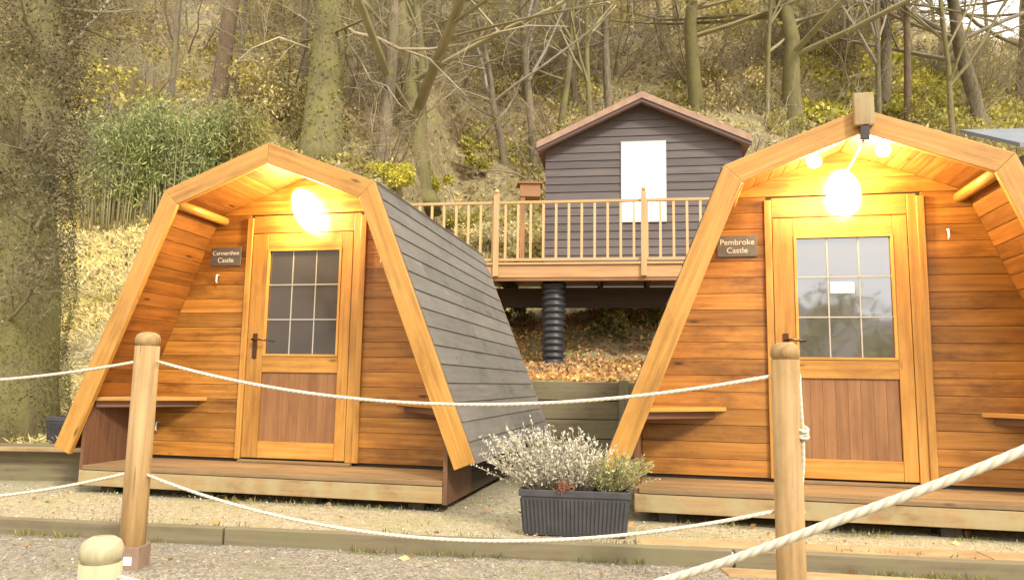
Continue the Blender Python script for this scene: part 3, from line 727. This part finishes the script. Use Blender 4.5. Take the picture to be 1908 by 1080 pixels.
# (px, py base, proto, trunk width px, height m, label)
spec = [(404, 196, 2, 34, 11, 'straight brown trunked tree left of the big mossy trunk'),
        (318, 190, 0, 12, 8, 'slim bare tree rising above the left end of the bamboo'),
        (437, 190, 3, 9, 7, 'thin pale sapling between the brown trunk and the big mossy trunk'),
        (790, 365, 1, 42, 6.5, 'mossy forked tree behind the left end of the deck railing'),
        (942, 305, 3, 16, 5, 'short dark stemmed tree just left of the dark house'),
        (1118, 150, 0, 20, 9, 'grey bare tree directly above the dark house roof, left of its ridge'),
        (1300, 205, 4, 30, 8, 'spreading mossy tree above the right slope of the dark house roof'),
        (1482, 228, 1, 38, 8, 'broad V limbed mossy tree between the dark house and the right pod'),
        (1645, 205, 0, 24, 9, 'upright bare tree right behind the ridge block of the right pod'),
        (1826, 232, 3, 30, 8, 'dark forked tree over the far blue grey roof'),
        (1902, 195, 2, 26, 8, 'leaning bare tree at the top right corner under the sky')]
for px, py, k, w, H, lab in spec:
    p = hit(px, py); base_r = (.16, .18, .15, .14, .15)[k]; bh = (9, 10, 11, 8, 8)[k]
    rr = w*.5*p.y/F; put_tree(k, p-V((0,0,.1)), H/bh, U(0, 6.28), lab, None, max(rr/base_r, H/bh*.6))
# background wood
cnt = 0
for j in range(80):
    y = U(15, 44); x = U(-.78, .78)*y; z = T(x, y)
    if 13 < y < 18.5 and -1.5 < x < 6 : continue
    el = (z-CZ)/y
    if y < 20 and x > 7: continue
    s = U(.8, 1.25); k = random.choice((0, 0, 1, 2, 3, 3, 4))
    put_tree(k, (x, y, z-.1), s, U(0, 6.28), 'bare thin tree among many on the wooded hillside', 'bare trees of the wooded hillside', s*U(.5, 1.0))
# big mossy trunk with long pale arching boughs
bp = hit(600, 290); r0 = 31*bp.y/F
bt = empty('mossy_tree', (bp.x, bp.y, bp.z-.2), 0, label='big straight olive mossy trunk rising behind the left cabin ridge', cat='tree')
m = MB(); pts_ = []; rd = []
for i in range(14):
    z = -.4+i*.75; pts_.append(V((noise.noise(V((z*.4, 1, 1)))*.12+z*.012, noise.noise(V((z*.4, 5, 1)))*.1, z))); rd.append(r0*(1.18-.035*i)*(1+.3*math.exp(-z*1.6)))
m.tube(pts_, rd, 16); m.build('trunk', M_bark[1], bt)
tw = MB(); lf = MB()
def bough(pix, Y, r, up=0, n=26):
    pts = [at(a, b, Y+c)-V(bt.location) for a, b, c in pix]; tw.tube(pts, [r*(1-.75*i/(len(pts)-1)) for i in range(len(pts))], 6)
    for i in range(n):
        t = U(.1, .98)*(len(pts)-1); k = int(t); p = pts[k].lerp(pts[k+1], t-k)
        grow(tw, tw, p, V((U(-.3,1), U(-.5,.5), U(-.8,.8))), U(.4,1.1), r*.22, 2, 4, (0,0,3,3), -.02, .25)
Yb = bp.y
bough([(628, 35, 0), (660, 62, -.2), (705, 72, -.4), (745, 92, -.6), (800, 92, -.8), (870, 82, -1), (930, 60, -1.1), (985, 48, -1.2), (1060, 50, -1.3)], Yb, .05)
bough([(745, 90, -.6), (800, 110, -.8), (840, 150, -.9), (870, 180, -1)], Yb, .03, n=10)
bough([(632, 60, 0), (670, 110, .1), (690, 150, .1), (720, 160, 0), (748, 200, -.2)], Yb, .035, n=10)
bough([(575, 90, 0), (520, 70, -.2), (470, 90, -.3), (425, 130, -.5)], Yb, .03, n=14)
bough([(620, 10, 0), (690, -30, -.2), (800, -60, -.5), (950, -70, -.8)], Yb, .05, n=24)
tw.build('boughs', M_twig[0], bt)
for i in range(2600):
    z = U(.1, 8); a = U(0, 6.28); k = min(int((z+.4)/.75), 12); r = rd[k]*1.02; lf.leaf(pts_[k]+V((math.cos(a)*r, math.sin(a)*r, z-pts_[k].z)), U(.04,.1), .6)
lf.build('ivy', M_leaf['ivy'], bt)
# dark tangled tree filling the left edge
lt = empty('tangled_tree', (-4.15, 6.1, T(-4.15, 6.1)-.1), 0, label='dark tangled ivy clad tree filling the left edge of the photo', cat='tree')
m = MB(); m.tube([V((0,0,-.2)), V((.02,0,.4)), V((-.03,.05,1.2)), V((-.1,0,2.2)), V((-.05,.1,3.4)), V((-.2,.1,5))], [.5, .4, .37, .32, .24, .14], 14); m.build('trunk', M_bark[1], lt)
tw = MB(); tips = []
for i in range(52):
    z = U(.9, 5.4); a = U(0, 6.28)
    grow(tw, tw, V((-.05, .03, z)), V((math.cos(a), math.sin(a)*.8, U(-.1,.9))), U(.45, .9), .022, 1, 4, (0,6,5,4), .05, .3, tips)
tw.build('branches', M_twig[1], lt)
lf = MB()
for i in range(42000):
    p = random.choice(tips)+V((U(-1,1),U(-1,1),U(-1,1)))*.12; lf.leaf(p, U(.015,.04), .5)
for i in range(14000):
    z = U(1.9, 5.6); a = U(0, 6.28); r = (.36-.045*(z-2))+R()*.2+.12*noise.noise(V((a, z*1.5, 2))); lf.leaf(V((math.cos(a)*r-.1, math.sin(a)*r+.05, z)), U(.02,.045), .5)
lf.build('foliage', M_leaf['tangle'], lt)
lf = MB()
for i in range(22000):
    z = U(-.1, 2.3); a = U(0, 6.28); r = .455-.035*z+.07*noise.noise(V((math.cos(a)*2, math.sin(a)*2, z*2)))+R()*.03; lf.leaf(V((math.cos(a)*r, math.sin(a)*r, z)), U(.01,.026), .6)
lf.build('moss', M_leaf['moss_fine'], lt)
# bamboo
M_cane = simple('bamboo_cane', (.4,.36,.2), .6, (.25,.22,.1), 3)
def bamboo(px, py, Y, H, spread, label, n=46):
    p = hit(px, py, 8); H *= p.y/10.2; spread *= p.y/11.2
    root = empty('bamboo_clump', p, 0, label=label, cat='bamboo', group='bamboo clumps on the bank'); c = MB(); lf = MB()
    for i in range(n):
        a = U(0, 6.28); rr = R()**.5*spread*.45; b = V((math.cos(a)*rr, math.sin(a)*rr*.6, -.1)); h = H*U(.7, 1)
        o_ = V((math.cos(a), math.sin(a)*.7, 0))*U(.15, .65)*spread*.9
        pts = [b+V((o_.x*t*t, o_.y*t*t, h*(t*1.25-.33*t*t))) for t in (0, .25, .5, .75, .9, 1)]
        c.tube(pts, [.014, .013, .011, .007, .004, .002], 4)
        for k in range(230):
            t = U(.22, 1)**.8; q = b+V((o_.x*t*t, o_.y*t*t, h*(t*1.25-.33*t*t)))+V((U(-1,1),U(-1,1),U(-1,.6)))*.17
            lf.leaf(q, U(.06,.13), .2, V((U(-.7,.7), U(-.7,.7), U(-1,.1))))
    c.build('canes', M_cane, root); lf.build('foliage', M_leaf['bamboo'], root); return root
bamboo(205, 425, 10.2, 2.0, 1.0, 'leftmost green bamboo clump with pale bare canes at its foot')
bamboo(320, 415, 10.6, 2.1, .9, 'middle green bamboo clump behind the left cabin roof edge')
b3 = bamboo(430, 400, 10.9, 1.95, .7, 'rightmost yellow green bamboo clump just above the left cabin ridge', 34)
b3.children[1].data.materials[0] = M_leaf['olive'] if b3.children[1].name.startswith('foliage') else b3.children[1].data.materials[0]
# shrubs
def shrub(p, rx, rz_, n, mat, ls, label, name='shrub', group=None, stems=10):
    root = empty(name, p, 0, label=label, cat='shrub', group=group); lf = MB(); s_ = MB()
    cl = [(V((U(-1,1)*rx, U(-1,1)*rx*.8, (.25+R()*.75)*rz_)), U(.22,.42)*rx) for _ in range(11)]
    for c, r in cl: s_.tube([V((U(-.05,.05), U(-.05,.05), -.1)), c*.55+V((0,0,.05)), c], [.016, .01, .004], 4)
    for i in range(n):
        c, r = random.choice(cl); d = V((U(-1,1),U(-1,1),U(-1,1))); d = d.normalized()*R()**.4*r; lf.leaf(c+d, U(.5,1.3)*ls, .55)
    s_.build('stem', M_twig[2], root); lf.build('foliage', mat, root); return root
for px, py, rx, rz_, mt, lab in ((905, 470, .75, .75, 'straw', 'pale yellow dry shrub behind the left end of the deck railing'),
        (985, 460, .5, .6, 'straw', 'pale straw coloured shrub beside the left wall of the dark house'),
        (730, 345, .5, .5, 'lime', 'yellow green bush just right of the left cabin shoulder'),
        (800, 360, .5, .55, 'lime', 'lime green bush at the foot of the mossy forked tree'),
        (880, 330, .45, 1.2, 'lime', 'tall narrow yellow green shrub left of the dark house'),
        (860, 420, .6, .5, 'moss', 'low mossy shrub behind the railing left of its first post'),
        (1740, 200, 1.6, 1.0, 'lime', 'bright yellow green bush on the slope behind the right pod ridge'),
        (1690, 225, 1.2, .8, 'moss', 'low mossy bush just right of the right pod ridge block'),
        (1850, 170, 1.3, .9, 'lime', 'yellow green bush under the dark forked tree at right'),
        (500, 215, .8, .6, 'moss', 'mossy bush between the bamboo and the big mossy trunk'),
        (1120, 625, .45, .45, 'ivy', 'dark ivy shrub in the shade under the deck right of the pillar'),
        (1180, 610, .45, .5, 'ivy', 'dark shrub under the deck beside the right pod edge'),
        (960, 600, .35, .4, 'ivy', 'dark shrub under the deck left of the pillar')):
    p = hit(px, py, 8.3 if py < 560 else 11.4)
    shrub(p-V((0,0,.1)), rx, rz_, 1500, M_leaf[mt], .075 if p.y < 20 else .12, lab)
for j in range(70):
    y = U(14.5, 38); x = U(-.75, .75)*y
    if 12 < y < 18.3 and -1.2 < x < 5.2: continue
    if x > 6 and y < 19: continue
    p = V((x, y, T(x, y)-.1)); mt = random.choice(('khaki', 'khaki', 'moss', 'moss', 'lime', 'tangle'))
    if j < 6: base = shrub(p, U(.7,1.1), U(.8,1.3), 1300, M_leaf[('khaki','moss','khaki','moss','tangle','moss')[j]], .085, 'scrubby bush among the undergrowth of the wooded hillside', 'hillside_bush', 'bushes of the hillside undergrowth'); (sb := globals().setdefault('SB', [])).append(base)
    else:
        c = copy_tree(random.choice(SB)); c.location = p; s = U(.7, 1.5); c.scale = (s, s, s*U(.7,1.1)); c.rotation_euler[2] = U(0, 6.28)
TB = []
for j in range(4):
    root = empty('bare_thicket', (0,0,0)); tw = MB(); st_ = MB()
    for i in range(12):
        a = U(0, 6.28); grow(st_, tw, V((math.cos(a)*.25, math.sin(a)*.2, -.15)), V((math.cos(a)*.8, math.sin(a)*.8, 1)), U(1.2, 2.1), .02, 0, 3, (7, 5, 4), .02, .3)
    st_.build('stem', M_twig[2], root); tw.build('twigs', M_twig[j], root); TB.append(root)
for j in range(64):
    while True:
        y = U(14, 34); x = U(-.75, .75)*y
        if not ((12 < y < 18.3 and -1.2 < x < 5.2) or (x > 6 and y < 19)): break
    p = V((x, y, T(x, y))); c = TB[j] if j < 4 else copy_tree(random.choice(TB)); s = U(.8, 1.6)*(y/20)**.5
    c.location = p; c.scale = (s, s, s*U(.8,1.2)); c.rotation_euler[2] = U(0, 6.28); tag(c, 'leafless twiggy thicket on the wooded slope', 'thicket', 'leafless thickets of the wooded slope')
for j in range(26):
    y = -U(14, 34); x = U(-1.1, .8)*abs(y); c = copy_tree(random.choice(SB)); s = U(1.5, 2.9); c.location = (x, y, TL(x, y)-.1); c.scale = (s, s, s)
    tag(c, 'dense bush on the bank behind the viewpoint', 'shrub', 'bushes behind the viewpoint')
# stones under the deck
for i, (px, py, s, lab) in enumerate(((1150, 555, .26, 'pale mossy stone under the deck beside the pillar'), (1215, 575, .22, 'rounded stone in the shade under the deck at right'),
        (1090, 590, .18, 'small stone in the bank right of the pillar'), (945, 556, .15, 'white flat stone under the deck at far left'), (990, 554, .13, 'small white stone left of the pillar under the deck'))):
    p = hit(px, py, 11.2); m = MB(); vs = []; n = 10
    for a in range(7):
        for b in range(n):
            th = math.pi*a/6; ph = 2*math.pi*b/n; d = V((math.sin(th)*math.cos(ph), math.sin(th)*math.sin(ph)*.7, math.cos(th)*.55)); vs.append(d*s*(1+.35*noise.noise(d*1.6+V((i*7,0,0)))))
    fs = [(a*n+b, (a+1)*n+b, (a+1)*n+(b+1) % n, a*n+(b+1) % n) for a in range(6) for b in range(n)]
    m.shared(vs, fs, None, True); o = m.build('stone', M_stone if i < 3 else M_white); o.location = p; tag(o, lab, 'stone')
# ground cover: fallen leaves, undergrowth, straw grass
def cover(name, n, fn, mat, label, lsz, asp=.5, flat=.3):
    m = MB()
    k = 0
    while k < n:
        q = fn()
        if q is None: continue
        p, s = q; k += 1
        m.leaf(p, U(.6,1.3)*lsz*s, asp, V((U(-1,1), U(-1,1), U(-flat, flat*2))))
    o = m.build(name, mat, kind='stuff'); o['label'] = label; return o
def f_hill():
    y = 8.3+(R()**1.3)*38; x = U(-.8, .8)*y; 
    if -2.2 < x < 4 and y < 13.5: return None
    return V((x, y, T(x, y)+U(0,.10)*y/14)), y/13
cover('undergrowth', 60000, f_hill, M_leaf['khaki'], 'tangled khaki undergrowth and litter covering the wooded slope', .105, .45, .8)
def f_moss():
    y = 9+(R()**1.2)*32; x = U(-.8, .8)*y
    if -2 < x < 4.2 and y < 13.5: return None
    if noise.noise(V((x*.3, y*.3, 7))) < .05: return None
    return V((x, y, T(x, y)+U(0,.12)*y/14)), y/13
cover('mossy_ground_cover', 46000, f_moss, M_leaf['moss'], 'yellow green moss and low plants patching the wooded slope', .10, .6, .6)
def f_bright():
    y = 14+R()*20; x = U(.40, .76)*y
    if noise.noise(V((x*.5, y*.5, 3))) < -.08: return None
    return V((x, y, T(x, y)+U(0,.25)*y/14)), y/14
cover('bright_moss', 16000, f_bright, M_leaf['lime'], 'bright yellow green moss on the slope at the upper right', .10, .7, .6)
def f_lit():
    y = U(8.1, 13); x = U(-1.8, 4.2); return V((x, y, T(x, y)+U(0,.04))), 1
cover('leaf_litter', 11000, f_lit, M_leaf['brown'], 'fallen orange brown leaves on the bank below the deck', .075, .6, .4)
def f_straw():
    y = 5.75+R()*7; x = -2.6-R()*(y*.75-1.0)
    return V((x, y, T(x, y)+U(0,.02))), .5+y/16
cover('dry_grass', 85000, f_straw, M_leaf['straw'], 'flattened pale straw grass on the sunlit bank left of the cabin', .085, .14, .35)
def f_grav():
    x = U(-4, 3.5); y = U(2.3, yedge(x)-.06)
    return V((x, y, TL(x, y)+.002)), 1
cover('gravel_litter', 5000, f_grav, M_leaf['chips'], 'scattered stone chips, stems and moss on the lower gravel', .013, .6, .4)
def f_tuft():
    e = random.choice((0, 0, 1, 2))
    if e == 0: x = U(-4, 4); y = yedge(x)+U(-.1, -.062); z = TL(x, y)
    elif e == 1: x = U(-4, 4); y = yedge(x)+U(.01, .05); z = ZU
    else: q = podpt(random.choice((LPOS, RPOS)), U(-1.3, 1.3), U(-.03, .05), 0); x, y, z = q.x, q.y, ZU
    if noise.noise(V((x*3, y*3, 5))) < -.02: return None
    return V((x, y, z)), U(.5, 1)
def tufts():
    m = MB(); k = 0
    while k < 2600:
        q = f_tuft()
        if q is None: continue
        k += 1; m.leaf(q[0], q[1]*U(.02,.055), .14, V((U(-.7,.7), U(-.7,.7), 1)))
    o = m.build('grass', M_leaf['ivy'], kind='stuff'); o['label'] = 'short grass and moss tufts along the timber edging and cabin bases'
tufts()
def f_fall():
    x = U(-4, 4.2); y = U(3.2, 5.2)
    z = (ZU+.012 if y > yedge(x)+.03 else TL(x, y)+.01)
    if -.06 < y-yedge(x) < .03: return None
    return V((x, y, z)), 1
cover('fallen_leaves', 110, f_fall, M_leaf['brown'], 'a few fallen brown leaves lying on the gravel', .045, .6, .15)
def f_ter():
    x = U(-4, 4.2); y = U(yedge(x)+.02, 5.4)
    return V((x, y, ZU+.006)), 1
cover('terrace_litter', 5000, f_ter, M_leaf['chips'], 'scattered chips and dry moss on the pale gravel around the cabins', .014, .6, .4)

# ------------------------------------------------------------------ light
w = bpy.data.worlds.new('World'); sc.world = w; w.use_nodes = True; nt = w.node_tree
SUN_EL, SUN_AZ = math.radians(38), math.radians(150)     # azimuth clockwise from +Y
sky = nt.nodes.new('ShaderNodeTexSky'); sky.sky_type = 'NISHITA'; sky.sun_disc = False; sky.sun_elevation = SUN_EL; sky.sun_rotation = SUN_AZ; sky.dust_density = 3; sky.air_density = 1.2
tcn = nt.nodes.new('ShaderNodeTexCoord'); nz = nt.nodes.new('ShaderNodeTexNoise'); nz.inputs['Scale'].default_value = 2.2; nz.inputs['Detail'].default_value = 6
nt.links.new(tcn.outputs['Generated'], nz.inputs['Vector'])
rp = nt.nodes.new('ShaderNodeValToRGB'); rp.color_ramp.elements[0].position = .3; rp.color_ramp.elements[0].color = (.45,.45,.45,1); rp.color_ramp.elements[1].position = .55; rp.color_ramp.elements[1].color = (.95,)*3+(1,)
nt.links.new(nz.outputs[0], rp.inputs[0])
mx = nt.nodes.new('ShaderNodeMix'); mx.data_type = 'RGBA'; nt.links.new(rp.outputs[0], mx.inputs[0]); nt.links.new(sky.outputs[0], mx.inputs[6]); mx.inputs[7].default_value = (12.5, 11.9, 10.8, 1)
bg = nt.nodes['Background']; bg.inputs[1].default_value = .11; nt.links.new(mx.outputs[2], bg.inputs[0])
sl = bpy.data.lights.new('sun', 'SUN'); sl.energy = 2.0; sl.angle = math.radians(9); sl.color = (1, .93, .8)
so = bpy.data.objects.new('sun', sl); COL.objects.link(so)
dv = V((math.sin(SUN_AZ)*math.cos(SUN_EL), math.cos(SUN_AZ)*math.cos(SUN_EL), math.sin(SUN_EL)))
so.rotation_euler = dv.to_track_quat('Z', 'Y').to_euler()
vs_ = sc.view_settings; vs_.view_transform = 'Standard'; vs_.look = 'None'; vs_.gamma = 1; vs_.exposure = .88; vs_.use_curve_mapping = False
sc.cycles.max_bounces = 6; sc.cycles.transparent_max_bounces = 6
sc.cycles.use_denoising = True
